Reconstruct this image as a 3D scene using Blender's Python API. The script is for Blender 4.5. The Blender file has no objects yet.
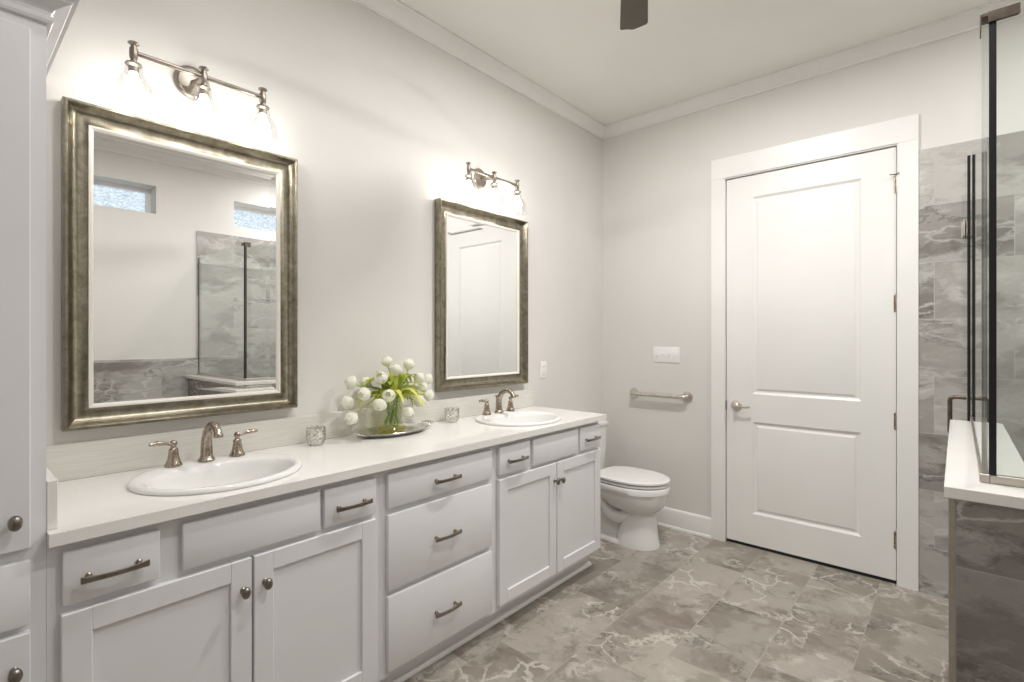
import bpy, bmesh, math, random
from mathutils import Vector, Matrix
PI = math.pi
S = bpy.context.scene
COL = S.collection

# ------------------------------------------------------------------ camera, world, lights, exposure
cam_d = bpy.data.cameras.new('camera'); cam = bpy.data.objects.new('camera', cam_d); COL.objects.link(cam)
cam.location = (2.1322, -3.5258, 1.3701)
cam.rotation_euler = (PI/2, 0, math.radians(41.2538))
cam_d.sensor_width = 36.0; cam_d.lens = 507.631/1024*36; cam_d.shift_y = -2.76/1024
cam_d.clip_start = 0.02
S.camera = cam

W = bpy.data.worlds.new('sky'); S.world = W; W.use_nodes = True
_bg = W.node_tree.nodes['Background']; _bg.inputs[0].default_value = (0.86, 0.93, 1.0, 1); _bg.inputs[1].default_value = 1.0

S.view_settings.view_transform = 'Standard'; S.view_settings.look = 'None'
S.view_settings.gamma = 1.0; S.view_settings.use_curve_mapping = False
S.view_settings.exposure = 0.42
S.cycles.max_bounces = 10; S.cycles.diffuse_bounces = 6; S.cycles.glossy_bounces = 6
S.cycles.transparent_max_bounces = 24; S.cycles.transmission_bounces = 8
S.cycles.sample_clamp_indirect = 6.0
S.cycles.use_denoising = True

BULB = 31.0
ADDED_CANS = [(1.25, -1.30), (1.95, -2.45), (1.05, -2.75), (1.80, -4.10), (2.78, -0.95)]  # ceiling lamps added out of view to brighten the room
ADDED_CAN_W = [22.0, 14.0, 3.5, 2.0, 13.0]
def area(name, loc, rot, size, watts, col, shape='DISK', sy=None):
    d = bpy.data.lights.new(name, 'AREA'); d.shape = shape; d.size = size
    if sy: d.size_y = sy
    d.energy = watts; d.color = col
    o = bpy.data.objects.new(name, d); o.location = loc; o.rotation_euler = rot; COL.objects.link(o); return o
for (cx_, cy_), w_ in zip(ADDED_CANS, ADDED_CAN_W):
    area('added_fill_light', (cx_, cy_, 3.005), (0, 0, 0), 0.13, w_, (1.0, 0.98, 0.955))
# ------------------------------------------------------------------ node helpers and materials
class NT:
    def __init__(s, name):
        s.m = bpy.data.materials.new(name); s.m.use_nodes = True
        s.t = s.m.node_tree; s.n = s.t.nodes; s.n.clear()
        s.out = s.n.new('ShaderNodeOutputMaterial')
    def add(s, typ, **kw):
        n = s.n.new(typ)
        for k, v in kw.items(): setattr(n, k, v)
        return n
    def put(s, sock, v):
        if isinstance(v, bpy.types.NodeSocket): s.t.links.new(v, sock)
        elif v is not None: sock.default_value = v
    def math(s, op, a, b=None, c=None):
        n = s.add('ShaderNodeMath', operation=op)
        s.put(n.inputs[0], a); s.put(n.inputs[1], b); s.put(n.inputs[2], c); return n.outputs[0]
    def vmath(s, op, a, b=None, scale=None):
        n = s.add('ShaderNodeVectorMath', operation=op)
        s.put(n.inputs[0], a); s.put(n.inputs[1], b)
        if scale is not None: s.put(n.inputs['Scale'], scale)
        return n.outputs[0]
    def comb(s, x, y, z):
        n = s.add('ShaderNodeCombineXYZ'); s.put(n.inputs[0], x); s.put(n.inputs[1], y); s.put(n.inputs[2], z); return n.outputs[0]
    def noise(s, vec, scale, detail=4, rough=0.55, dist=0.0):
        n = s.add('ShaderNodeTexNoise'); s.put(n.inputs['Vector'], vec); s.put(n.inputs['Scale'], scale)
        s.put(n.inputs['Detail'], detail); s.put(n.inputs['Roughness'], rough); s.put(n.inputs['Distortion'], dist); return n
    def ramp(s, fac, stops, interp='LINEAR'):
        n = s.add('ShaderNodeValToRGB'); e = n.color_ramp.elements; n.color_ramp.interpolation = interp
        while len(e) < len(stops): e.new(0.5)
        for el, (p, c) in zip(e, stops):
            el.position = p; el.color = (c, c, c, 1) if isinstance(c, (int, float)) else (*c, 1)
        s.put(n.inputs[0], fac); return n.outputs[0]
    def mix(s, fac, a, b, blend='MIX'):
        n = s.add('ShaderNodeMix', data_type='RGBA', blend_type=blend)
        s.put(n.inputs[0], fac); s.put(n.inputs[6], a if isinstance(a, bpy.types.NodeSocket) else (*a, 1)); s.put(n.inputs[7], b if isinstance(b, bpy.types.NodeSocket) else (*b, 1)); return n.outputs[2]
    def bsdf(s, col, rough=0.5, metal=0.0, spec=0.5, normal=None, **kw):
        b = s.add('ShaderNodeBsdfPrincipled')
        s.put(b.inputs['Base Color'], col if isinstance(col, bpy.types.NodeSocket) else (*col, 1))
        s.put(b.inputs['Roughness'], rough); s.put(b.inputs['Metallic'], metal); s.put(b.inputs['Specular IOR Level'], spec)
        if normal is not None: s.put(b.inputs['Normal'], normal)
        for k, v in kw.items(): s.put(b.inputs[k.replace('_', ' ')], v)
        return b.outputs[0]
    def bump(s, h, strength=0.2, dist=0.01):
        n = s.add('ShaderNodeBump'); s.put(n.inputs['Height'], h); n.inputs['Strength'].default_value = strength; n.inputs['Distance'].default_value = dist; return n.outputs[0]
    def done(s, sh): s.put(s.out.inputs[0], sh); return s.m
    def schlick(s, f0):
        lw = s.add('ShaderNodeLayerWeight'); lw.inputs[0].default_value = 0.5
        return s.math('MULTIPLY_ADD', s.math('POWER', lw.outputs['Facing'], 5.0), 1.0-f0, f0)
    def pos(s): return s.add('ShaderNodeNewGeometry').outputs['Position']
    def obj(s): return s.add('ShaderNodeTexCoord').outputs['Object']

def paint(name, col, rough=0.5, bump=0.0, scale=180):
    k = NT(name); p = k.pos()
    v = k.noise(p, 3.0, 2).outputs[0]
    c = k.mix(k.ramp(v, [(0.3, 0.0), (0.7, 1.0)]), tuple(x*0.985 for x in col), tuple(min(1, x*1.012) for x in col))
    n = k.bump(k.noise(p, scale, 3).outputs[0], bump, 0.002) if bump else None
    return k.done(k.bsdf(c, rough, normal=n))

def metal(name, col, col2, rough=0.3, scale=40):
    k = NT(name); v = k.noise(k.obj(), scale, 3).outputs[0]
    c = k.mix(k.ramp(v, [(0.35, 0.0), (0.65, 1.0)]), col, col2)
    r = k.math('MULTIPLY_ADD', v, 0.14, rough - 0.07)
    return k.done(k.bsdf(c, r, 1.0))

def tile(name, ua, va, w, l, u0, v0, stagger, base, dark, light, vein, grout, streak=0.0, rough=0.35, vamt=1.0, sc=1.0):
    """stone-look porcelain planks: rows of width w stepping along axis ua, tiles of length l along axis va"""
    k = NT(name); p = k.pos()
    sp = k.add('ShaderNodeSeparateXYZ'); k.put(sp.inputs[0], p)
    U = sp.outputs['XYZ'.index(ua)]; V = sp.outputs['XYZ'.index(va)]
    a = k.math('DIVIDE', k.math('SUBTRACT', U, u0), w)
    ra = k.math('FLOOR', a); fa = k.math('FRACT', a)
    b = k.math('ADD', k.math('DIVIDE', k.math('SUBTRACT', V, v0), l), k.math('MULTIPLY', ra, stagger))
    rb = k.math('FLOOR', b); fb = k.math('FRACT', b)
    wn = k.add('ShaderNodeTexWhiteNoise', noise_dimensions='2D'); k.put(wn.inputs['Vector'], k.comb(ra, rb, 0.0))
    rnd = wn.outputs['Color']; rv = wn.outputs['Value']
    off = k.vmath('SCALE', rnd, scale=9.0)
    # local coordinates, stretched along the tile for streaky stone
    st = k.comb(*[k.math('MULTIPLY', x, (1.0 if ax != va else 1.0 - 0.55*streak)) for ax, x in zip('XYZ', sp.outputs[:3])])
    q = k.vmath('ADD', k.vmath('SCALE', st, scale=sc), off)
    half = (0.5, 0.5, 0.5)
    d1 = k.vmath('SCALE', k.vmath('SUBTRACT', k.noise(q, 2.6, 3, 0.55).outputs['Color'], half), scale=0.22)
    d2 = k.vmath('SCALE', k.vmath('SUBTRACT', k.noise(q, 14.0, 5, 0.65).outputs['Color'], half), scale=0.075)
    q2 = k.vmath('ADD', q, k.vmath('ADD', d1, d2))
    n1 = k.noise(q2, 2.8, 9, 0.66).outputs[0]
    col = k.mix(k.ramp(n1, [(0.38, 0.0), (0.46, 0.65), (0.62, 1.0)]), dark, base)
    n2 = k.noise(q2, 2.1, 8, 0.66, 0.2).outputs[0]
    col = k.mix(k.ramp(n2, [(0.49, 0.0), (0.545, 0.8), (0.7, 1.0)]), col, light)
    n3 = k.noise(q2, 10.0, 8, 0.72).outputs[0]
    pm = k.ramp(k.noise(q, 2.4, 3).outputs[0], [(0.50, 0.0), (0.62, 1.0)])
    col = k.mix(k.math('MULTIPLY', k.ramp(n3, [(0.50, 0.0), (0.62, 0.5)]), pm), col, vein)
    col = k.mix(k.ramp(n3, [(0.34, 0.30), (0.44, 0.0)]), col, dark)
    # crackled veins in some areas only
    vo = k.add('ShaderNodeTexVoronoi', feature='DISTANCE_TO_EDGE'); k.put(vo.inputs['Vector'], q2); k.put(vo.inputs['Scale'], 5.5)
    wob = k.math('MULTIPLY_ADD', k.noise(q, 9.0, 4).outputs[0], 0.05, -0.012)
    ln = k.ramp(k.math('SUBTRACT', vo.outputs[0], wob), [(0.0, 1.0), (0.012, 0.6), (0.03, 0.0)])
    mk = k.ramp(k.noise(q, 2.2, 2).outputs[0], [(0.54, 0.0), (0.60, 1.0)])
    col = k.mix(k.math('MULTIPLY', k.math('MULTIPLY', ln, mk), 0.7*vamt), col, vein)
    rid = k.math('ABSOLUTE', k.math('SUBTRACT', k.noise(q2, 1.5, 6, 0.6).outputs[0], 0.5))
    ln2 = k.ramp(rid, [(0.0, 1.0), (0.006, 0.6), (0.016, 0.0)])
    mk2 = k.ramp(k.noise(q, 3.3, 2).outputs[0], [(0.45, 0.0), (0.55, 1.0)])
    col = k.mix(k.math('MULTIPLY', k.math('MULTIPLY', ln2, mk2), 0.7*vamt), col, vein)
    rid2 = k.math('ABSOLUTE', k.math('SUBTRACT', k.noise(q2, 1.4, 7, 0.62).outputs[0], 0.455))
    ln3 = k.ramp(rid2, [(0.0, 1.0), (0.004, 0.6), (0.011, 0.0)])
    mk3 = k.ramp(k.noise(q, 2.2, 2).outputs[0], [(0.50, 0.0), (0.58, 1.0)])
    col = k.mix(k.math('MULTIPLY', k.math('MULTIPLY', ln3, mk3), 0.7), col, tuple(x*0.5 for x in dark))
    fine = k.noise(q, 60, 3).outputs[0]
    tone = k.math('ADD', k.math('MULTIPLY_ADD', rv, 0.22, 0.84), k.math('MULTIPLY', fine, 0.1))
    col = k.mix(1.0, col, k.comb(tone, tone, tone), 'MULTIPLY')
    g = 0.0018
    ga = k.math('LESS_THAN', k.math('MULTIPLY', k.math('MINIMUM', fa, k.math('SUBTRACT', 1.0, fa)), w), g)
    gb = k.math('LESS_THAN', k.math('MULTIPLY', k.math('MINIMUM', fb, k.math('SUBTRACT', 1.0, fb)), l), g)
    gm = k.math('MAXIMUM', ga, gb)
    col = k.mix(gm, col, grout)
    h = k.math('SUBTRACT', k.math('MULTIPLY', n1, 0.15), gm)
    return k.done(k.bsdf(col, k.math('MULTIPLY_ADD', gm, 0.35, rough), normal=k.bump(h, 0.25, 0.002)))

def clear_glass(name, tint=(0.97, 0.985, 0.975), ior=1.5, extra=0.0):
    k = NT(name)
    tr = k.add('ShaderNodeBsdfTransparent'); k.put(tr.inputs[0], (*tint, 1))
    gl = k.add('ShaderNodeBsdfGlossy'); k.put(gl.inputs[0], (1, 1, 1, 1)); k.put(gl.inputs['Roughness'], 0.02)
    mx = k.add('ShaderNodeMixShader')
    k.put(mx.inputs[0], k.schlick(((ior-1)/(ior+1))**2 + extra))
    k.put(mx.inputs[1], tr.outputs[0]); k.put(mx.inputs[2], gl.outputs[0])
    return k.done(mx.outputs[0])

def emit(name, col, strength):
    k = NT(name); e = k.add('ShaderNodeEmission'); k.put(e.inputs[0], (*col, 1)); k.put(e.inputs[1], strength); return k.done(e.outputs[0])

M = {}
M['wall'] = paint('wall_paint', (0.72, 0.70, 0.675), 0.6, 0.05)
M['ceil'] = paint('ceiling_paint', (0.85, 0.835, 0.80), 0.7, 0.05)
M['trim'] = paint('trim_paint', (0.84, 0.832, 0.815), 0.35)
M['cab'] = paint('cabinet_paint', (0.755, 0.753, 0.767), 0.38)
M['porc'] = paint('porcelain', (0.80, 0.795, 0.785), 0.08)
M['plastic'] = paint('white_plastic', (0.86, 0.86, 0.85), 0.3)
M['grey_hole'] = paint('socket_grey', (0.25, 0.25, 0.25), 0.5)
M['nickel'] = metal('brushed_nickel', (0.36, 0.305, 0.245), (0.46, 0.40, 0.33), 0.27)
M['bright_nickel'] = metal('satin_nickel', (0.62, 0.58, 0.53), (0.72, 0.68, 0.63), 0.3)
M['pewter'] = metal('dark_pewter', (0.20, 0.185, 0.165), (0.30, 0.28, 0.25), 0.3)
M['pull'] = metal('aged_nickel', (0.27, 0.235, 0.195), (0.37, 0.33, 0.285), 0.3)
M['bronze'] = metal('shower_bronze', (0.12, 0.098, 0.08), (0.17, 0.14, 0.115), 0.4)
M['chan'] = metal('brushed_channel', (0.48, 0.44, 0.40), (0.56, 0.52, 0.48), 0.35)
M['silver'] = metal('silver_plate', (0.62, 0.60, 0.56), (0.80, 0.78, 0.74), 0.16)
M['dark'] = paint('painted_gap_shade', (0.02, 0.02, 0.02), 0.8)  # black for the shade painted under the door
M['seal'] = paint('black_seal_and_glass_edge', (0.004, 0.004, 0.005), 0.75)
M['glass'] = clear_glass('shower_glass', (0.955, 0.975, 0.965))
M['shade'] = clear_glass('clear_shade_glass', (0.95, 0.95, 0.95), 1.5, 0.05)
M['sconce'] = metal('brushed_sconce_metal', (0.30, 0.265, 0.225), (0.38, 0.34, 0.295), 0.36)
M['bulb'] = emit('lit_bulb', (1.0, 0.965, 0.91), BULB)
M['added_led'] = emit('added_fill_diffuser', (1.0, 0.95, 0.88), 6.0)  # glow for the lenses of the added ceiling lamps
def _mirror():
    k = NT('silvered_glass'); g = k.add('ShaderNodeBsdfGlossy'); k.put(g.inputs[0], (0.93, 0.935, 0.93, 1)); k.put(g.inputs['Roughness'], 0.0); return k.done(g.outputs[0])
M['mirror'] = _mirror()
def _frame():
    k = NT('antiqued_silver_frame'); p = k.obj()
    n = k.noise(p, 26, 8, 0.7, 0.4).outputs[0]; n2 = k.noise(p, 120, 3).outputs[0]
    c = k.mix(k.ramp(n, [(0.36, 0.0), (0.64, 1.0)]), (0.215, 0.188, 0.135), (0.365, 0.338, 0.27))
    c = k.mix(k.ramp(n2, [(0.55, 0.0), (0.75, 0.4)]), c, (0.16, 0.13, 0.08))
    return k.done(k.bsdf(c, k.math('MULTIPLY_ADD', n, 0.16, 0.24), 1.0))
M['frame'] = _frame()
M['liner'] = paint('pale_champagne_liner', (0.80, 0.765, 0.70), 0.3)
def _quartz():
    k = NT('white_quartz'); p = k.pos(); n = k.noise(p, 260, 2).outputs[0]; n2 = k.noise(p, 5, 4).outputs[0]
    c = k.mix(k.ramp(n, [(0.55, 0.0), (0.8, 0.5)]), (0.825, 0.815, 0.79), (0.70, 0.69, 0.665))
    c = k.mix(k.ramp(n2, [(0.45, 0.0), (0.7, 0.25)]), c, (0.75, 0.74, 0.715))
    return k.done(k.bsdf(c, 0.09))
M['quartz'] = _quartz()
def _splash():
    k = NT('linen_quartz'); p = k.pos()
    s = k.vmath('MULTIPLY', p, (2.0, 6.0, 160.0)); n = k.noise(s, 1.0, 4).outputs[0]
    c = k.mix(k.ramp(n, [(0.35, 0.0), (0.65, 1.0)]), (0.66, 0.64, 0.595), (0.74, 0.72, 0.675))
    return k.done(k.bsdf(c, 0.3))
M['splash'] = _splash()
BASE, DARK, LIGHT, VEIN = (0.285, 0.253, 0.216), (0.185, 0.158, 0.130), (0.375, 0.342, 0.302), (0.58, 0.545, 0.495)
M['floor'] = tile('floor_stone_tile', 'X', 'Y', 0.3075, 0.61, 0.5775, -1.835, -1/3, BASE, DARK, LIGHT, VEIN, (0.40, 0.365, 0.32))
WB, WD, WL_, WV = (0.365, 0.348, 0.326), (0.215, 0.20, 0.184), (0.475, 0.457, 0.434), (0.64, 0.63, 0.61)
M['tile_back'] = tile('wall_stone_tile', 'Z', 'X', 0.305, 0.61, 2.386, 2.345, 0.5, WB, WD, WL_, WV, (0.46, 0.45, 0.43), 1.0, vamt=0.8, sc=1.35)
M['tile_side'] = tile('side_stone_tile', 'Z', 'Y', 0.305, 0.61, 2.386, -1.865, 0.5, WB, WD, WL_, WV, (0.46, 0.45, 0.43), 1.0, vamt=0.8, sc=1.35)
M['tile_pony_shaded'] = tile('shaded_pony_tile', 'Z', 'X', 0.305, 0.61, 0.84, 2.129, 0.0, (0.235, 0.213, 0.203), (0.135, 0.119, 0.112), (0.33, 0.306, 0.292), (0.56, 0.535, 0.51), (0.36, 0.34, 0.32), 1.0, vamt=1.3, sc=1.7)  # darker than the wall tile: shade on this face put into the colour
M['shower_floor'] = tile('shower_pan_tile', 'X', 'Y', 0.05, 0.05, 0, 0, 0.0, WB, WD, WL_, WV, (0.5, 0.48, 0.45))
M['fan'] = paint('fan_blade_brown', (0.105, 0.085, 0.065), 0.45)
def _winglass():
    k = NT('rain_glass'); p = k.pos()
    w = k.noise(k.vmath('MULTIPLY', p, (1, 9, 22)), 3.0, 5, 0.6, 1.5).outputs[0]
    tr = k.add('ShaderNodeBsdfTransparent'); k.put(tr.inputs[0], k.ramp(w, [(0.35, (0.70, 0.75, 0.78)), (0.6, (0.95, 0.97, 0.98))]))
    gl = k.add('ShaderNodeBsdfGlossy'); k.put(gl.inputs['Roughness'], 0.1); k.put(gl.inputs['Normal'], k.bump(w, 0.5, 0.02))
    mx = k.add('ShaderNodeMixShader'); k.put(mx.inputs[0], 0.06); k.put(mx.inputs[1], tr.outputs[0]); k.put(mx.inputs[2], gl.outputs[0])
    return k.done(mx.outputs[0])
M['winglass'] = _winglass()
def leafy(name, a, b, tl=0.25):
    k = NT(name); p = k.obj(); n = k.noise(k.vmath('MULTIPLY', p, (1, 1, 1)), 30, 3).outputs[0]
    c = k.mix(k.ramp(n, [(0.3, 0.0), (0.7, 1.0)]), a, b)
    d = k.bsdf(c, 0.4); t = k.add('ShaderNodeBsdfTranslucent'); k.put(t.inputs[0], c)
    mx = k.add('ShaderNodeMixShader'); k.put(mx.inputs[0], tl); k.put(mx.inputs[1], d); k.put(mx.inputs[2], t.outputs[0]); return k.done(mx.outputs[0])
M['leaf'] = leafy('tulip_leaf', (0.25, 0.36, 0.035), (0.50, 0.56, 0.07))
M['leaf2'] = leafy('pale_tulip_leaf', (0.58, 0.60, 0.10), (0.78, 0.76, 0.22))
M['stem'] = leafy('tulip_stem', (0.30, 0.42, 0.08), (0.45, 0.55, 0.14))
M['petal'] = leafy('tulip_petal', (0.95, 0.945, 0.84), (0.98, 0.975, 0.93), 0.4)
M['vase_foot'] = clear_glass('yellow_green_glass', (0.86, 0.86, 0.52), 1.5)
M['vase'] = clear_glass('vase_glass', (0.93, 0.95, 0.88), 1.5)
def _votive():
    k = NT('cut_crystal')
    tr = k.add('ShaderNodeBsdfTransparent'); k.put(tr.inputs[0], (0.9, 0.9, 0.88, 1))
    gl = k.add('ShaderNodeBsdfGlossy'); k.put(gl.inputs[0], (0.95, 0.94, 0.92, 1)); k.put(gl.inputs['Roughness'], 0.12)
    mx = k.add('ShaderNodeMixShader'); k.put(mx.inputs[0], k.schlick(0.42)); k.put(mx.inputs[1], tr.outputs[0]); k.put(mx.inputs[2], gl.outputs[0]); return k.done(mx.outputs[0])
M['votive'] = _votive()
M['wax'] = paint('candle_wax', (0.88, 0.86, 0.80), 0.5)

# ------------------------------------------------------------------ geometry helpers
def V(*a): return Vector(a)
class MB:
    def __init__(s): s.bm = bmesh.new()
    def box(s, x0, x1, y0, y1, z0, z1, bev=0.0, seg=2):
        r = bmesh.ops.create_cube(s.bm, size=1.0); vs = r['verts']
        for v in vs:
            v.co = Vector((x0 + (v.co.x + .5)*(x1-x0), y0 + (v.co.y + .5)*(y1-y0), z0 + (v.co.z + .5)*(z1-z0)))
        if bev:
            es = list({e for v in vs for e in v.link_edges})
            bmesh.ops.bevel(s.bm, geom=es, offset=bev, segments=seg, affect='EDGES', profile=0.5)
        return s
    def loft(s, rings, cap=True, closed=True):
        R = [[s.bm.verts.new(p) for p in r] for r in rings]
        for a, b in zip(R, R[1:]):
            n = len(a)
            for i in range(n if closed else n-1):
                j = (i+1) % n
                try: s.bm.faces.new((a[i], a[j], b[j], b[i]))
                except ValueError: pass
        if cap and closed:
            s.bm.faces.new(list(reversed(R[0]))); s.bm.faces.new(R[-1])
        return s
    def lathe(s, prof, c=(0, 0, 0), axis=(0, 0, 1), n=32, cap=True):
        ax = Vector(axis).normalized(); u = ax.orthogonal().normalized(); w = ax.cross(u); c = Vector(c)
        rings = [[c + ax*h + (u*math.cos(t) + w*math.sin(t))*max(r, 1e-5) for t in [2*PI*i/n for i in range(n)]] for r, h in prof]
        return s.loft(rings, cap)
    def tube(s, pts, r, n=10, squash=None):
        pts = [Vector(p) for p in pts]; k = len(pts)
        rs = r if isinstance(r, (list, tuple)) else [r]*k
        d0 = (pts[1]-pts[0]).normalized(); u = d0.orthogonal().normalized()
        rings = []
        for i, p in enumerate(pts):
            d = (pts[min(i+1, k-1)] - pts[max(i-1, 0)]).normalized()
            u = (u - d*u.dot(d)).normalized(); w = d.cross(u)
            rings.append([p + (u*math.cos(t) + w*math.sin(t))*rs[i] for t in [2*PI*j/n for j in range(n)]])
        return s.loft(rings)
    def quad(s, *p): s.bm.faces.new([s.bm.verts.new(q) for q in p]); return s
    def prism(s, poly, z0, z1, bev=0.0):   # poly in xy
        a = [s.bm.verts.new((x, y, z0)) for x, y in poly]; b = [s.bm.verts.new((x, y, z1)) for x, y in poly]
        n = len(poly); s.bm.faces.new(list(reversed(a))); top = s.bm.faces.new(b)
        for i in range(n): s.bm.faces.new((a[i], a[(i+1) % n], b[(i+1) % n], b[i]))
        return s
    def sweep_rect(s, prof, fn, corners):
        """profile points (inset, height) swept round a closed rectangle of corners; fn(corner, inset, height) -> point"""
        rings = [[fn(c, i, h) for (i, h) in prof] for c in corners]
        R = [[s.bm.verts.new(p) for p in r] for r in rings]
        for a, b in zip(R, R[1:] + R[:1]):
            for i in range(len(prof)-1): s.bm.faces.new((a[i], b[i], b[i+1], a[i+1]))
        return s
    def build(s, name, mat, parent=None, sharp=32, mats=None, loc=None, fix=True):
        if fix: bmesh.ops.recalc_face_normals(s.bm, faces=s.bm.faces[:])
        base = Vector(loc) if loc is not None else (WL(parent) if parent else Vector((0, 0, 0)))
        for v in s.bm.verts: v.co -= base
        me = bpy.data.meshes.new(name); s.bm.to_mesh(me); s.bm.free()
        for mm in (mats or [mat]): me.materials.append(mm)
        me.polygons.foreach_set('use_smooth', [True]*len(me.polygons))
        me.set_sharp_from_angle(angle=math.radians(sharp))
        o = bpy.data.objects.new(name, me); COL.objects.link(o)
        if parent: o.parent = parent
        else: o.location = base
        o['wl'] = list(base)
        return o
def WL(o): return Vector(o['wl'])
def thing(name, label, cat, loc=(0, 0, 0), group=None, kind=None):
    o = bpy.data.objects.new(name, None); COL.objects.link(o); o.location = loc; o['wl'] = list(loc)
    o.empty_display_size = 0.05
    o['label'] = label; o['category'] = cat
    if group: o['group'] = group
    if kind: o['kind'] = kind
    return o
def tag(o, label, cat, group=None):
    o['label'] = label; o['category'] = cat
    if group: o['group'] = group
    return o
def struct(o, label=None, cat=None):
    o['kind'] = 'structure'
    if label: o['label'] = label
    if cat: o['category'] = cat
    return o
def copy_tree(o, delta, label=None, parent=None):
    c = o.copy(); COL.objects.link(c)
    if parent is None: c.location = Vector(o.location) + Vector(delta)
    else: c.parent = parent
    c['wl'] = list(Vector(o['wl']) + Vector(delta))
    if label: c['label'] = label
    for ch in list(o.children): copy_tree(ch, delta, None, c)
    return c
def bez(p0, p1, p2, p3, n=12):
    out = []
    for i in range(n+1):
        t = i/n; q = 1-t
        out.append(Vector(p0)*q**3 + Vector(p1)*3*q*q*t + Vector(p2)*3*q*t*t + Vector(p3)*t**3)
    return out

# ------------------------------------------------------------------ room shell
XR, YB, ZC = 3.3, -5.2, 3.03
struct(MB().box(-0.12, XR+0.15, YB-0.15, 0.15, -0.10, 0.0).build('floor', M['floor']), 'grey brown stone look plank tile floor', 'floor')
struct(MB().box(-0.12, XR+0.15, YB-0.15, 0.15, ZC, ZC+0.10).build('ceiling', M['ceil']), 'flat off white painted ceiling', 'ceiling')
struct(MB().box(-0.12, 0.0, YB-0.15, 0.15, 0, ZC).build('wall_left', M['wall']), 'pale greige painted wall behind the vanity', 'wall')
OX0, OX1, OZ = 0.9582, 1.8805, 2.44
b = MB()
b.box(0, OX0-0.02, 0, 0.15, 0, ZC).box(OX0-0.02, OX1+0.02, 0, 0.15, OZ+0.02, ZC).box(OX1+0.02, XR, 0, 0.15, 0, ZC).box(OX0-0.02, OX1+0.02, 0.075, 0.15, 0, OZ+0.02)
struct(b.build('wall_back', M['wall']), 'pale greige painted wall around the white door', 'wall')
# right wall with two transom openings
WIN = [(-2.80, -2.208), (-1.557, -0.965)]; WZ0, WZ1 = 2.485, 2.733
b = MB()
b.box(XR, XR+0.24, YB, 0, 0, WZ0).box(XR, XR+0.24, YB, 0, WZ1, ZC)
ys = [YB, WIN[0][0], WIN[0][1], WIN[1][0], WIN[1][1], 0]
for i in (0, 2, 4): b.box(XR, XR+0.24, ys[i], ys[i+1], WZ0, WZ1)
struct(b.build('wall_right', M['wall']), 'pale painted wall with two transom windows, opposite the vanity', 'wall')
struct(MB().box(0, XR, YB-0.15, YB, 0, ZC).build('wall_front', M['wall']), 'plain painted wall behind the viewer', 'wall')
for i, (a0, a1) in enumerate(WIN):
    w = thing('window_%d' % (i+1), ['transom window over the bare right wall, reflected at left of the big mirror', 'transom window over the shower, reflected at upper right of the big mirror'][i], 'window', (XR, (a0+a1)/2, WZ0), kind='structure')
    f = MB(); xa, xb, t = XR+0.175, XR+0.225, 0.034
    f.box(xa, xb, a0, a1, WZ0, WZ0+t).box(xa, xb, a0, a1, WZ1-t, WZ1).box(xa, xb, a0, a0+t, WZ0+t, WZ1-t).box(xa, xb, a1-t, a1, WZ0+t, WZ1-t)
    f.build('window_frame', M['trim'], w)
    MB().box(XR+0.20, XR+0.206, a0+t, a1-t, WZ0+t, WZ1-t).build('window_glass', M['winglass'], w)

# crown moulding round the room
CP = [(0.0, 2.955), (0.010, 2.955), (0.010, 2.966), (0.016, 2.970), (0.022, 2.975), (0.036, 2.985), (0.050, 3.000), (0.060, 3.014), (0.064, 3.018), (0.074, 3.018), (0.074, 3.03)]
cor = [(0, YB, 1, 1), (XR, YB, -1, 1), (XR, 0, -1, -1), (0, 0, 1, -1)]
struct(MB().sweep_rect(CP, lambda c, i, h: (c[0]+c[2]*i, c[1]+c[3]*i, h), cor).build('trim_1', M['trim'], sharp=20), 'white crown moulding round the ceiling', 'moulding')

def base_profile(mb, p, q, nrm):
    """baseboard from p to q (xy), nrm = direction into the room"""
    prof = [(0, 0), (0.024, 0), (0.024, 0.006), (0.021, 0.014), (0.015, 0.018), (0.015, 0.122), (0.012, 0.132), (0.006, 0.138), (0, 0.138)]
    mb.loft([[(e[0]+nrm[0]*d, e[1]+nrm[1]*d, z) for d, z in prof] for e in (p, q)])
b = MB(); base_profile(b, (0.0, 0), (0.8669, 0), (0, -1)); struct(b.build('baseboard_back', M['trim']), 'white baseboard beside the door', 'baseboard')
b = MB(); base_profile(b, (0, -0.90), (0, -0.024), (1, 0)); struct(b.build('baseboard_left', M['trim']), 'white baseboard behind the toilet', 'baseboard')

# tiled areas of wall
t_ = 0.012
struct(MB().box(1.976, XR, -t_, 0, 0, 2.386).build('wall_back_tile', M['tile_back']), 'grey stone tile cladding at right of the door', 'wall tile')
b = MB().box(XR-t_, XR, -1.885, -t_, 0, 2.386).box(XR-t_, XR, YB, -1.885, 0, 1.185)
struct(b.build('wall_right_tile', M['tile_side']), 'grey stone tile cladding on the right wall', 'wall tile')
struct(MB().box(2.259, XR-t_, -1.84, -t_, 0.0, 0.006).build('floor_shower', M['shower_floor']), 'small tile shower floor', 'floor')

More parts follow.
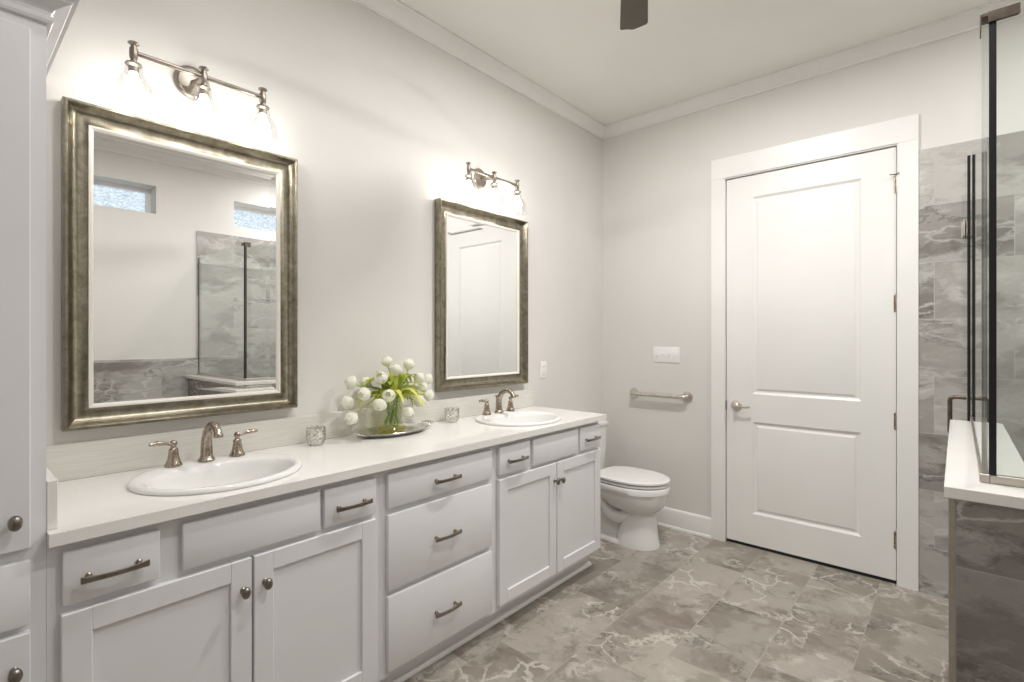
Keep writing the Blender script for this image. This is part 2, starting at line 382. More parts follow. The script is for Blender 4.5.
# ------------------------------------------------------------------ door
d = thing('door_1', 'tall white two panel door with four hinges', 'door', (1.4195, 0, 0), kind='structure')
C_ = MB(); cw0, cw1, ch_ = 0.8669, 1.9755, 2.5835
C_.box(cw0, OX0-0.006, -0.020, 0, 0, OZ+0.006, 0.002, 1).box(OX1+0.006, cw1, -0.020, 0, 0, OZ+0.006, 0.002, 1).box(cw0, cw1, -0.020, 0, OZ+0.006, ch_, 0.002, 1)
struct(C_.build('trim_2', M['trim']), 'flat white casing boards round the door', 'door casing')
J = MB(); J.box(OX0-0.02, OX0, -0.012, 0.075, 0, OZ).box(OX1, OX1+0.02, -0.012, 0.075, 0, OZ).box(OX0-0.02, OX1+0.02, -0.012, 0.075, OZ, OZ+0.02)
J.box(OX0, OX0+0.012, 0.045, 0.075, 0, OZ).box(OX1-0.012, OX1, 0.045, 0.075, 0, OZ).box(OX0, OX1, 0.045, 0.075, OZ-0.012, OZ)
J.build('jamb', M['trim'], d)
def door_leaf(x0, x1, z0, z1, yf, th, panels):
    m = MB(); bm = m.bm
    px0, px1 = panels[0][0], panels[0][1]
    xs = [x0, px0, px1, x1]; zs = [z0]
    for p in panels: zs += [p[2], p[3]]
    zs.append(z1)
    for i in range(3):
        for j in range(len(zs)-1):
            if i == 1 and j % 2 == 1: continue
            m.quad((xs[i], yf, zs[j]), (xs[i+1], yf, zs[j]), (xs[i+1], yf, zs[j+1]), (xs[i], yf, zs[j+1]))
    for (a, b_, c, e) in panels:
        steps = [(0, 0), (0.006, 0.004), (0.014, 0.0095), (0.024, 0.010), (0.036, 0.004), (0.046, 0.0025)]
        rings = [[(a+i, yf+dp, c+i), (b_-i, yf+dp, c+i), (b_-i, yf+dp, e-i), (a+i, yf+dp, e-i)] for i, dp in steps]
        m.loft(rings, cap=False); m.quad(*rings[-1])
    m.quad((x0, yf+th, z0), (x0, yf+th, z1), (x1, yf+th, z1), (x1, yf+th, z0))
    m.quad((x0, yf, z0), (x0, yf, z1), (x0, yf+th, z1), (x0, yf+th, z0)); m.quad((x1, yf, z0), (x1, yf+th, z0), (x1, yf+th, z1), (x1, yf, z1))
    m.quad((x0, yf, z1), (x1, yf, z1), (x1, yf+th, z1), (x0, yf+th, z1)); m.quad((x0, yf, z0), (x0, yf+th, z0), (x1, yf+th, z0), (x1, yf, z0))
    bmesh.ops.remove_doubles(bm, verts=bm.verts[:], dist=0.0004)
    return m
door_leaf(OX0+0.0045, OX1-0.004, 0.022, OZ-0.005, 0.004, 0.035, [(1.124, 1.716, 0.223, 0.825), (1.124, 1.716, 1.005, 2.294)]).build('door_panel', M['trim'], d, sharp=15)
MB().box(OX0+0.001, OX1-0.001, 0.012, 0.044, 0.0, 0.0215).build('under_door_shade', M['dark'], d)  # black strip standing in for the shade in the gap below the door
for zc, stop in ((2.226, 1), (1.563, 0), (0.908, 0), (0.248, 0)):
    h = MB().lathe([(0.006, -0.048), (0.0075, -0.046), (0.0075, 0.046), (0.006, 0.048)], (OX1-0.001, -0.002, zc), n=12)
    h.lathe([(0.004, 0), (0.006, 0.004), (0.001, 0.010)], (OX1-0.001, -0.002, zc+0.048), n=10)
    h.box(OX1-0.014, OX1-0.005, 0.0015, 0.005, zc-0.046, zc+0.046)
    if stop: h.tube([(OX1-0.001, -0.006, zc+0.052), (OX1+0.012, -0.040, zc+0.052)], 0.0035, 8).tube([(OX1-0.002, -0.006, zc+0.052), (OX1-0.030, -0.025, zc+0.052)], 0.0035, 8)
    h.build('hinge', M['nickel'], d)
lx, lz = 1.026, 0.921
h = MB().lathe([(0.035, 0.0), (0.036, 0.004), (0.032, 0.010), (0.016, 0.014), (0.012, 0.018), (0.012, 0.042), (0.014, 0.046), (0.010, 0.056)], (lx, 0.004, lz), (0, -1, 0), 28)
h.tube(bez((lx, -0.044, lz), (lx+0.03, -0.05, lz+0.006), (lx+0.06, -0.05, lz-0.006), (lx+0.098, -0.046, lz+0.004), 10), [0.010, 0.0095, 0.009, 0.0085, 0.008, 0.0075, 0.007, 0.007, 0.007, 0.0065, 0.005], 10)
h.build('lever_handle', M['bright_nickel'], d)
MB().box(OX0+0.0005, OX0+0.006, -0.006, 0.012, lz-0.03, lz+0.03).build('latch_plate', M['pewter'], d)

# ------------------------------------------------------------------ vanity cabinets
XF, XD = 0.533, 0.553
def knob(parent, y, z, x=XD):
    m = MB().lathe([(0.011, 0), (0.0115, 0.002), (0.006, 0.006), (0.0055, 0.012), (0.011, 0.016), (0.0165, 0.021), (0.0175, 0.025), (0.015, 0.030), (0.009, 0.0335), (0.002, 0.0348)], (x, y, z), (1, 0, 0), 20)
    for v in m.bm.verts: v.co.z = z + (v.co.z - z)*1.0; v.co.y = y + (v.co.y-y)*0.72
    return m.build('knob', M['pewter'], parent, sharp=50)
def pull(parent, y, z, L=0.136):
    m = MB(); n = 14; rings = []
    for i in range(n+1):
        t = -1 + 2*i/n; yy = y + t*L/2; xx = XD + 0.022 + 0.010*(1-t*t)
        hz = 0.0052 + 0.0022*abs(t)**3; hx = 0.0040
        rings.append([(xx-hx, yy, z-hz), (xx+hx, yy, z-hz), (xx+hx*1.2, yy, z), (xx+hx, yy, z+hz), (xx-hx, yy, z+hz)])
    m.loft(rings)
    for sg in (-1, 1):
        m.lathe([(0.0075, 0), (0.0075, 0.003), (0.005, 0.005), (0.005, 0.0215)], (XD, y+sg*L*0.37, z+0.001), (1, 0, 0), 12)
    return m.build('handle', M['pull'], parent, sharp=30)
def slab(parent, name, y0, y1, z0, z1, handle=True):
    m = MB().box(XF+0.0005, XD, y0, y1, z0, z1, 0.003, 2)
    o = m.build(name, M['cab'], parent)
    if handle: pull(o, (y0+y1)/2, (z0+z1)/2 - 0.006 if (z1-z0) < 0.2 else (z0+z1)/2 - 0.008)
    return o
def shaker(parent, y0, y1, z0, z1, ky, kz, st=0.058):
    m = MB(); bv = 0.002
    m.box(XF+0.0005, XD, y0, y0+st, z0, z1, bv, 1).box(XF+0.0005, XD, y1-st, y1, z0, z1, bv, 1)
    m.box(XF+0.0005, XD-0.0002, y0+st-0.001, y1-st+0.001, z0, z0+st, bv, 1).box(XF+0.0005, XD-0.0002, y0+st-0.001, y1-st+0.001, z1-st, z1, bv, 1)
    m.box(XF+0.0005, XD-0.009, y0+st-0.002, y1-st+0.002, z0+st-0.002, z1-st+0.002)
    o = m.build('door', M['cab'], parent)
    knob(o, ky, kz)
    return o
def carcass(root, y0, y1, toe1=None):
    m = MB().box(XF-0.02, XF, y0, y1, 0.108, 0.8885).box(0.004, XF-0.02, y0, y0+0.016, 0.108, 0.8885).box(0.004, XF-0.02, y1-0.016, y1, 0.108, 0.8885)
    m.box(0.004, XF-0.02, y0+0.016, y1-0.016, 0.108, 0.124).box(0.004, 0.012, y0+0.016, y1-0.016, 0.124, 0.8885)
    m.build('carcass', M['cab'], root)
    MB().box(0.03, 0.452, y0, toe1 or y1, 0.0, 0.1078).build('toe_kick', M['cab'], root)
    q = MB(); pr = [(0, 0), (0.018, 0), (0.0175, 0.007), (0.013, 0.014), (0.007, 0.0175), (0, 0.018)]
    q.loft([[(0.4525+a, yy, z) for a, z in pr] for yy in (y0, (toe1 or y1)+0.012 if toe1 else y1)])
    q.build('shoe_moulding', M['trim'], root)
v1 = thing('sink_cabinet', 'white sink base cabinet under the large near sink, beside the tall cabinet', 'cabinet', (0.27, -2.895, 0), 'white vanity base cabinets')
carcass(v1, -3.351, -2.4432)
slab(v1, 'drawer', -3.325, -3.131, 0.738, 0.865); slab(v1, 'drawer', -2.668, -2.469, 0.738, 0.865); slab(v1, 'false_drawer_front', -3.079, -2.684, 0.738, 0.865, False)
shaker(v1, -3.328, -2.900, 0.135, 0.718, -2.925, 0.628); shaker(v1, -2.893, -2.469, 0.135, 0.718, -2.862, 0.632)
v2 = thing('drawer_cabinet', 'white base cabinet with three stacked drawers in the middle of the vanity', 'cabinet', (0.27, -2.14, 0), 'white vanity base cabinets')
carcass(v2, -2.4428, -1.8382)
slab(v2, 'drawer', -2.417, -1.861, 0.738, 0.866); slab(v2, 'drawer', -2.417, -1.861, 0.433, 0.714); slab(v2, 'drawer', -2.417, -1.861, 0.133, 0.411)
v3 = thing('sink_cabinet', 'white sink base cabinet under the far sink, beside the toilet', 'cabinet', (0.27, -1.39, 0), 'white vanity base cabinets')
carcass(v3, -1.8378, -0.928, -0.912)
slab(v3, 'drawer', -1.811, -1.588, 0.738, 0.867); slab(v3, 'drawer', -1.147, -0.936, 0.738, 0.867); slab(v3, 'false_drawer_front', -1.563, -1.166, 0.735, 0.867, False)
shaker(v3, -1.811, -1.370, 0.135, 0.718, -1.391, 0.627); shaker(v3, -1.363, -0.934, 0.135, 0.718, -1.342, 0.625)

# countertop with two oval sink cut-outs
CT0, CT1, CX = -3.3512, -0.897, 0.571
SINKS = [(0.297, -2.894), (0.297, -1.378)]; SRX, SRY = 0.230, 0.252
def counter():
    m = MB(); bm = m.bm; n = 48; zt, zb = 0.92, 0.89
    for k, (sx, sy) in enumerate(SINKS):
        ya, yb = (CT0, -2.13) if k == 0 else (-2.13, CT1)
        rx, ry = SRX-0.03, SRY-0.03
        inner, outer = [], []
        angs = [2*PI*i/n for i in range(n)]
        for a in angs:
            c, s_ = math.cos(a), math.sin(a)
            inner.append((sx+rx*c, sy+ry*s_))
            t = min([((CX-sx)/c if c > 0 else (0-sx)/c) if abs(c) > 1e-9 else 9, ((yb-sy)/s_ if s_ > 0 else (ya-sy)/s_) if abs(s_) > 1e-9 else 9])
            outer.append((sx+t*c, sy+t*s_))
        # snap nearest to corners
        for cxn, cyn in ((0, ya), (0, yb), (CX, ya), (CX, yb)):
            i = min(range(n), key=lambda i: abs(math.atan2(outer[i][1]-sy, outer[i][0]-sx) - math.atan2(cyn-sy, cxn-sx)))
            outer[i] = (cxn, cyn)
        for z, flip in ((zt, False), (zb, True)):
            I = [bm.verts.new((x, y, z)) for x, y in inner]; O = [bm.verts.new((x, y, z)) for x, y in outer]
            for i in range(n):
                j = (i+1) % n; f = (I[i], O[i], O[j], I[j]); bm.faces.new(f if not flip else tuple(reversed(f)))
        for i in range(n):
            j = (i+1) % n; m.quad((*inner[i], zt), (*inner[j], zt), (*inner[j], zb), (*inner[i], zb))
    for p, q in (((CX, CT0), (CX, CT1)), ((CX, CT1), (0, CT1)), ((0, CT1), (0, CT0)), ((0, CT0), (CX, CT0))):
        m.quad((*p, zb), (*q, zb), (*q, zt), (*p, zt))
    return m
tag(counter().build('countertop', M['quartz'], sharp=20, loc=(0.28, -2.12, 0.89)), 'long white quartz countertop over the vanity cabinets', 'countertop')
tag(MB().box(0.0005, 0.020, CT0+0.021, -0.868-0.03, 0.9205, 1.036, 0.0015, 1).build('backsplash', M['splash'], loc=(0.01, -2.1, 0.9205)), 'long low pale backsplash along the wall behind the counter', 'backsplash')
tag(MB().box(0.0005, 0.535, CT0, CT0+0.020, 0.9205, 1.036, 0.0015, 1).build('side_splash', M['quartz'], loc=(0.27, CT0+0.01, 0.9205)), 'short white side splash against the tall cabinet', 'side splash')

# sinks
def sink(sx, sy, label):
    t = thing('sink', label, 'sink', (sx, sy, 0.92), 'oval drop in sinks')
    def ring(fx, fy, z, ox=0.0, n=64): return [(sx+ox+SRX*fx*math.cos(2*PI*i/n), sy+SRY*fy*math.sin(2*PI*i/n), z) for i in range(n)]
    R = [ring(0.985, 0.988, 0.9205), ring(1.0, 1.0, 0.924), ring(0.995, 0.996, 0.930), ring(0.975, 0.98, 0.9345), ring(0.94, 0.95, 0.936), ring(0.90, 0.92, 0.935, 0.001)]
    R += [ring(0.70, 0.865, 0.9335, 0.034), ring(0.675, 0.845, 0.927, 0.036), ring(0.655, 0.82, 0.908, 0.036), ring(0.62, 0.77, 0.875, 0.036), ring(0.54, 0.66, 0.83, 0.034), ring(0.38, 0.46, 0.80, 0.032), ring(0.2, 0.2, 0.786, 0.03), ring(0.085, 0.08, 0.783, 0.03)]
    m = MB().loft(R, cap=False); 
    m.build('basin', M['porc'], t, sharp=60)
    MB().lathe([(0.026, 0), (0.026, 0.003), (0.018, 0.005), (0.016, 0.002), (0.001, 0.002)], (sx+0.03, sy, 0.7815), n=24).build('drain', M['nickel'], t)
    return t
s1 = sink(*SINKS[0], 'white oval sink in the countertop near the tall cabinet')
copy_tree(s1, (0, SINKS[1][1]-SINKS[0][1], 0), 'white oval sink in the countertop at the toilet end')

# faucets
def faucet(fx, fy, label):
    t = thing('faucet', label, 'faucet', (fx, fy, 0.936), 'widespread nickel faucets'); z0 = 0.9362
    m = MB().lathe([(0.026, 0), (0.027, 0.004), (0.023, 0.010), (0.020, 0.018)], (fx, fy, z0), n=24)
    pth = bez((fx, fy, z0+0.012), (fx-0.004, fy, z0+0.06), (fx-0.002, fy, z0+0.095), (fx+0.028, fy, z0+0.119), 10) + bez((fx+0.028, fy, z0+0.119), (fx+0.055, fy, z0+0.140), (fx+0.098, fy, z0+0.139), (fx+0.112, fy, z0+0.102), 10)[1:]
    rs = [0.020 - 0.006*i/10 for i in range(11)] + [0.014 - 0.0015*i/10 for i in range(1, 11)]
    m.tube(pth, rs, 14).lathe([(0.0135, 0), (0.015, 0.002), (0.015, 0.012), (0.011, 0.014)], (fx+0.1105, fy, z0+0.108), (0.10, 0, -1), 16)
    m.build('spout', M['nickel'], t, sharp=45)
    MB().tube([(fx-0.020, fy, z0+0.006), (fx-0.021, fy, z0+0.090)], 0.003, 8).lathe([(0.003, 0), (0.006, 0.003), (0.007, 0.010), (0.004, 0.016)], (fx-0.021, fy, z0+0.088), n=12).build('lift_rod', M['nickel'], t)
    for sg in (-1, 1):
        hy = fy + sg*0.102
        h = MB().lathe([(0.026, 0), (0.0265, 0.004), (0.022, 0.012), (0.017, 0.028), (0.0145, 0.044), (0.014, 0.052), (0.0145, 0.056), (0.009, 0.060), (0.0075, 0.066), (0.011, 0.072), (0.011, 0.080), (0.006, 0.086)], (fx, hy, z0), n=24)
        o = h.build('handle_base', M['nickel'], t, sharp=45)
        l = MB(); pts = bez((fx, hy, z0+0.073), (fx, hy+sg*0.02, z0+0.075), (fx+0.004, hy+sg*0.032, z0+0.087), (fx+(0.012 if sg < 0 else 0), hy+sg*0.072, z0+0.082), 10)
        l.tube(pts, [0.006, 0.006, 0.0055, 0.0055, 0.006, 0.0068, 0.0075, 0.008, 0.008, 0.0075, 0.005], 10)
        l.build('lever', M['nickel'], o, sharp=45)
    return t
f1 = faucet(0.124, -2.884, 'nickel two handle faucet behind the near sink')
copy_tree(f1, (-0.006, 1.539, 0), 'nickel two handle faucet behind the far sink')

# ------------------------------------------------------------------ mirrors
def framed_mirror(y0, y1, z0, z1, label):
    t = thing('framed_mirror', label, 'mirror', (0, (y0+y1)/2, z0), 'antiqued silver framed mirrors')
    cor = [(y0, z0, 1, 1), (y1, z0, -1, 1), (y1, z1, -1, -1), (y0, z1, 1, -1)]
    fn = lambda c, i, h: (h, c[0]+c[2]*i, c[1]+c[3]*i)
    P = [(0.002, 0.001), (0.0, 0.006), (0.0, 0.040), (0.002, 0.046), (0.006, 0.050), (0.010, 0.050), (0.0125, 0.047), (0.015, 0.041), (0.020, 0.032), (0.027, 0.025), (0.035, 0.0205), (0.044, 0.0185), (0.052, 0.0185), (0.058, 0.0195), (0.063, 0.0215), (0.064, 0.012)]
    MB().sweep_rect(P, fn, cor).build('frame', M['frame'], t, sharp=40)
    L = [(0.0642, 0.012), (0.0642, 0.024), (0.0655, 0.0265), (0.069, 0.0265), (0.074, 0.0225), (0.0785, 0.020), (0.0785, 0.012)]
    MB().sweep_rect(L, fn, cor).build('liner', M['liner'], t, sharp=40)
    g = MB(); i0, i1 = 0.0755, 0.104
    r0 = [fn(c, i0, 0.0164) for c in cor]; r1 = [fn(c, i1, 0.0160) for c in cor]; rb = [fn(c, i0, 0.012) for c in cor]
    g.loft([rb, r0, r1], cap=True)
    o = g.build('mirror_glass', M['mirror'], t, sharp=1)
    for p in o.data.polygons: p.use_smooth = False
    return t
m1 = framed_mirror(-3.2604, -2.5128, 1.0788, 2.1238, 'large silver framed mirror on the wall over the near sink')
copy_tree(m1, (0, 1.5255, 0), 'silver framed mirror on the wall over the far sink')

# ------------------------------------------------------------------ vanity lights
def vanity_light(yc, label):
    zb, xb = 2.294, 0.13
    t = thing('vanity_light', label, 'wall light', (0, yc, zb), 'three lamp wall lights over the mirrors')
    MB().lathe([(0.058, 0.0005), (0.060, 0.004), (0.059, 0.010), (0.050, 0.013), (0.046, 0.018), (0.020, 0.022)], (0, yc, zb+0.02), (1, 0, 0), 40).build('backplate', M['sconce'], t)
    MB().tube([(0.018, yc, zb+0.018), (0.07, yc, zb+0.004), (xb, yc, zb)], 0.0085, 12).build('arm', M['sconce'], t)
    MB().tube([(xb, yc-0.203, zb), (xb, yc+0.203, zb)], 0.0078, 12).build('bar', M['sconce'], t)
    for k in (-1, 0, 1):
        y = yc + k*0.203
        s = MB().lathe([(0.003, 0.034), (0.014, 0.032), (0.0165, 0.028), (0.012, 0.024), (0.008, 0.021), (0.008, 0.016), (0.0115, 0.013), (0.0125, 0.0), (0.0115, -0.018), (0.009, -0.022), (0.010, -0.032), (0.022, -0.036), (0.024, -0.041), (0.020, -0.045), (0.014, -0.048), (0.014, -0.066), (0.002, -0.067)], (xb, y, zb), n=24)
        so = s.build('socket', M['sconce'], t, sharp=40)
        pr = [(0.024, -0.0455), (0.026, -0.050), (0.027, -0.066), (0.032, -0.078), (0.044, -0.095), (0.053, -0.118), (0.058, -0.148), (0.0595, -0.168)]
        outer = pr; inner = [(r-0.0022, h) for r, h in reversed(pr)]
        sh = MB().lathe(outer + [(0.0605, -0.170), (0.0575, -0.170)] + inner, (xb, y, zb), n=36, cap=False)
        sh.build('shade', M['shade'], so, sharp=60)
        MB().lathe([(0.011, -0.066), (0.012, -0.078), (0.020, -0.094), (0.0265, -0.108), (0.027, -0.120), (0.022, -0.134), (0.010, -0.142), (0.001, -0.1435)], (xb, y, zb), n=20).build('bulb', M['bulb'], so, sharp=80)
    return t
l1 = vanity_light(-2.8955, 'nickel three lamp wall light over the large near mirror')
copy_tree(l1, (0, 1.4975, 0), 'nickel three lamp wall light over the far mirror')

# ------------------------------------------------------------------ tall cabinet
tc = thing('linen_cabinet', 'tall white storage cabinet at the left end of the counter', 'cabinet', (0.27, -3.6, 0)); TY0, TY1 = -3.84, -3.3515
MB().box(0.004, XF, TY0, TY1, 0.108, 2.16).build('carcass', M['cab'], tc)
MB().box(0.03, 0.452, TY0, TY1, 0, 0.1078).build('toe_kick', M['cab'], tc)
def tdoor(z0, z1, kz):
    o = shaker(tc, TY0+0.03, -3.380, z0, z1, -3.407, kz); return o
tdoor(0.894, 2.075, 0.963); tdoor(0.135, 0.704, 0.627)
slab(tc, 'drawer', TY0+0.03, -3.380, 0.722, 0.866)
prof = [(0.0005, 2.104), (0.009, 2.104), (0.012, 2.110), (0.012, 2.119), (0.007, 2.122), (0.009, 2.130), (0.015, 2.138), (0.028, 2.146), (0.040, 2.152), (0.044, 2.160), (0.052, 2.162), (0.054, 2.170), (0.054, 2.195), (0.0005, 2.195)]
m = MB(); pts = [(0.002, TY1, 0, 1), (XF, TY1, 1, 1), (XF, TY0, 1, -1), (0.002, TY0, 0, -1)]
m.loft([[(p[0]+p[2]*i, p[1]+p[3]*i, h) for i, h in prof] for p in pts]); m.box(0.004, XF, TY0, TY1, 2.1605, 2.19)
m.build('crown_moulding', M['cab'], tc, sharp=20)

# ------------------------------------------------------------------ toilet
TYC = -0.415
to = thing('toilet', 'white toilet with closed lid between the vanity and the back wall', 'toilet', (0.4, TYC, 0))
def egg(cx, rx, ry, z, back=None, n=48, pw=2.0):
    out = []; back = back or rx
    for i in range(n):
        a = 2*PI*i/n; c, s_ = math.cos(a), math.sin(a)
        if c >= 0: x, y = rx*c, ry*s_
        else:
            p = 2.0/3.2; x = -back*abs(c)**p; y = ry*math.copysign(abs(s_)**p, s_) if abs(s_) > 1e-9 else 0
        out.append((cx+x, TYC+y, z))
    return out
m = MB()
m.loft([egg(0.535, 0.136, 0.122, 0.0005, 0.15), egg(0.535, 0.135, 0.121, 0.02, 0.15), egg(0.535, 0.126, 0.113, 0.06, 0.13), egg(0.537, 0.115, 0.102, 0.14, 0.115), egg(0.537, 0.112, 0.100, 0.222, 0.11), egg(0.535, 0.116, 0.104, 0.230, 0.115), egg(0.53, 0.145, 0.128, 0.245, 0.16), egg(0.52, 0.178, 0.152, 0.268, 0.20), egg(0.51, 0.203, 0.169, 0.30, 0.23), egg(0.503, 0.218, 0.180, 0.335, 0.25), egg(0.50, 0.226, 0.185, 0.362, 0.25), egg(0.50, 0.232, 0.189, 0.365, 0.25), egg(0.50, 0.235, 0.191, 0.400, 0.25), egg(0.50, 0.229, 0.186, 0.406, 0.25)])
m.loft([egg(0.30, 0.16, 0.075, 0.10, 0.18), egg(0.30, 0.16, 0.085, 0.20, 0.18), egg(0.30, 0.14, 0.11, 0.30, 0.20), egg(0.28, 0.16, 0.17, 0.36, 0.24), egg(0.27, 0.17, 0.18, 0.395, 0.25)])
foot = lambda z, g: [(0.16-g, TYC-0.10-g), (0.40, TYC-0.105-g), (0.52, TYC-0.117-g), (0.58, TYC-0.11-g), (0.58, TYC+0.11+g), (0.52, TYC+0.117+g), (0.40, TYC+0.105+g), (0.16-g, TYC+0.10+g)]
m.loft([[(x, y, 0.0005) for x, y in foot(0, 0.004)], [(x, y, 0.022) for x, y in foot(0, 0.003)], [(x, y, 0.030) for x, y in foot(0, -0.006)]])
m.loft([egg(0.30, 0.15, 0.07, 0.03, 0.13), egg(0.30, 0.16, 0.075, 0.11, 0.16)])
for sg in (-1, 1):
    m.tube(bez((0.50, TYC+sg*0.062, 0.215), (0.41, TYC+sg*0.082, 0.13), (0.33, TYC+sg*0.085, 0.18), (0.28, TYC+sg*0.09, 0.32), 12), 0.042, 12)
m.build('bowl', M['porc'], to, sharp=50)
def slab_egg(z0, z1, g):
    return MB().loft([egg(0.50, 0.232-g-0.004, 0.186-g-0.004, z0, 0.245-g), egg(0.50, 0.234-g, 0.188-g, z0+0.003, 0.247-g), egg(0.50, 0.234-g, 0.188-g, z1-0.005, 0.247-g), egg(0.50, 0.228-g, 0.182-g, z1-0.001, 0.241-g), egg(0.50, 0.21-g, 0.165-g, z1, 0.225-g)])
slab_egg(0.4115, 0.427, 0.001).build('seat', M['porc'], to, sharp=50)
slab_egg(0.4330, 0.452, -0.003).build('lid', M['porc'], to, sharp=50)
for sg in (-1, 1): MB().box(0.252, 0.285, TYC+sg*0.08-0.02, TYC+sg*0.08+0.02, 0.4035, 0.432, 0.005).build('seat_hinge', M['porc'], to)
m = MB(); ts = lambda g, z, r=0.03: [(x, y, z) for x, y in rrect(0.022, 0.188+g, TYC-0.185-g, TYC+0.185+g, r)]
def rrect(x0, x1, y0, y1, r, n=6):
    o = []
    for cx, cy, a0 in ((x1-r, y1-r, 0), (x0+r, y1-r, PI/2), (x0+r, y0+r, PI), (x1-r, y0+r, 1.5*PI)):
        for i in range(n+1): a = a0 + PI/2*i/n; o.append((cx+r*math.cos(a), cy+r*math.sin(a)))
    return o
m.loft([ts(-0.022, 0.397), ts(-0.014, 0.41), ts(-0.004, 0.56), ts(0.0, 0.728)]).build('tank', M['porc'], to, sharp=50)
m = MB(); m.loft([ts(0.004, 0.729), ts(0.009, 0.733), ts(0.010, 0.752), ts(0.004, 0.760), ts(-0.01, 0.762)]).build('tank_lid', M['porc'], to, sharp=50)
m = MB().lathe([(0.014, 0), (0.014, 0.006), (0.008, 0.010), (0.008, 0.02)], (0.1895, TYC-0.14, 0.685), (1, 0, 0), 16).tube([(0.206, TYC-0.14, 0.685), (0.210, TYC-0.10, 0.683), (0.210, TYC-0.065, 0.678)], [0.006, 0.006, 0.005], 8)
m.build('flush_lever', M['bright_nickel'], to)

# ------------------------------------------------------------------ back wall fittings
g = thing('grab_bar', 'short brushed nickel grab bar on the back wall beside the door', 'grab bar', (0.49, 0, 0.955)); gz = 0.955
MB().tube([(0.283, -0.008, gz), (0.283, -0.03, gz)] + bez((0.283, -0.03, gz), (0.283, -0.045, gz), (0.287, -0.052, gz), (0.305, -0.052, gz), 6)[1:] + bez((0.675, -0.052, gz), (0.690, -0.052, gz), (0.694, -0.045, gz), (0.694, -0.03, gz), 6) + [(0.694, -0.008, gz)], 0.0155, 16).build('bar', M['bright_nickel'], g, sharp=60)
for x in (0.283, 0.694):
    MB().lathe([(0.037, 0.0005), (0.038, 0.003), (0.036, 0.009), (0.024, 0.013), (0.016, 0.0135)], (x, 0, gz), (0, -1, 0), 28).build('flange', M['bright_nickel'], g)
s = thing('switch_plate', 'white four gang light switch plate on the back wall above the grab bar', 'light switch', (0.538, 0, 1.25))
MB().box(0.437, 0.640, -0.006, -0.0005, 1.193, 1.306, 0.0025, 2).build('plate', M['plastic'], s)
for i in range(4):
    x = 0.4695 + i*0.046
    MB().box(x-0.0055, x+0.0055, -0.0075, -0.0062, 1.2375, 1.2615, 0.0005, 1).build('toggle_slot', M['plastic'], s)
    tg = MB().box(x-0.0035, x+0.0035, -0.018, -0.0078, 1.246, 1.2535, 0.0012, 1)
    for v in tg.bm.verts: v.co.z += (0.6 if i % 3 else -0.6)*(-v.co.y-0.0078)
    tg.build('toggle', M['plastic'], s)
o_ = thing('outlet', 'white duplex power outlet on the vanity wall right of the far mirror', 'power outlet', (0, -0.773, 1.155))
MB().box(0.0005, 0.006, -0.808, -0.738, 1.0985, 1.2125, 0.0025, 2).build('plate', M['plastic'], o_)
for dz in (-0.0195, 0.0195):
    r = MB().box(0.0062, 0.008, -0.773-0.0165, -0.773+0.0165, 1.1555+dz-0.014, 1.1555+dz+0.014, 0.003, 2).build('receptacle', M['plastic'], o_)
    q = MB()
    for dy in (-0.006, 0.006): q.box(0.0081, 0.0084, -0.773+dy-0.001, -0.773+dy+0.001, 1.1555+dz-0.001, 1.1555+dz+0.007)
    q.lathe([(0.0022, 0), (0.0022, 0.0003)], (0.0081, -0.773, 1.1555+dz-0.007), (1, 0, 0), 10)
    q.build('socket_slots', M['grey_hole'], r)

# ------------------------------------------------------------------ shower: pony wall, cap, glass, door
PX0, PX1, PY0, PYE, PZ = 2.117, 2.259, -1.960, -0.705, 1.000
GX, GY, GT = 2.181, -1.872, 2.130
m = MB(); m.box(PX0+0.012, XR-t_-0.001, PY0, PY0+0.142, 0.0005, PZ).box(PX0+0.012, PX1, PY0+0.142, PYE, 0.0005, PZ)
struct(m.build('pony_wall', M['tile_pony_shaded']), 'grey tiled low wall under the shower glass', 'half wall')
m = MB().box(PX0, PX0+0.0118, PY0-0.001, PYE, 0.0005, PZ)
struct(m.build('trim_3', M['chan']), 'grey metal edge trim on the tiled low wall corner', 'tile trim')
cap_poly = [(2.109, -1.978), (XR-t_-0.001, -1.978), (XR-t_-0.001, -1.808), (2.270, -1.808), (2.270, -0.692), (2.109, -0.692)]
m = MB().prism(cap_poly, PZ+0.0005, 1.027)
bmesh.ops.bevel(m.bm, geom=[e for e in m.bm.edges if abs(e.verts[0].co.z-e.verts[1].co.z) < 1e-6], offset=0.0015, segments=1, affect='EDGES')
tag(m.build('stone_cap', M['quartz'], loc=(2.19, -1.9, PZ)), 'white stone cap on the tiled low wall at lower right', 'wall cap')
def pane(name, parent, x0, x1, y0, y1, z0, z1, dark_edges=True):
    m = MB().box(x0, x1, y0, y1, z0, z1); thin = 'x' if (x1-x0) < (y1-y0) else 'y'
    o = m.build(name, None, parent, mats=[M['glass'], M['seal']], sharp=10)
    for p in o.data.polygons:
        n = p.normal; big = abs(n.x) > 0.9 if thin == 'x' else abs(n.y) > 0.9
        p.material_index = 0 if big else (1 if abs(n.z) < 0.5 else 0); p.use_smooth = False  # upright glass edges painted black for their dark internal reflection
    return o
CZ = 1.0275
gs = thing('shower_screen', 'fixed clear shower glass panel running along the low wall toward the back wall', 'shower glass', (GX, -1.3, CZ), 'fixed shower glass panels')
side_pane = pane('glass', gs, GX-0.005, GX+0.005, GY, -0.704, CZ+0.008, GT)
MB().box(GX-0.009, GX+0.009, GY-0.010, -0.705, CZ, CZ+0.020, 0.001, 1).build('channel', M['chan'], gs)
MB().box(GX-0.0045, GX+0.0045, -0.7035, -0.6975, CZ+0.008, GT).build('edge_seal', M['seal'], gs)
for p in side_pane.data.polygons: p.material_index = 0      # polished edges; the far one carries its own seal
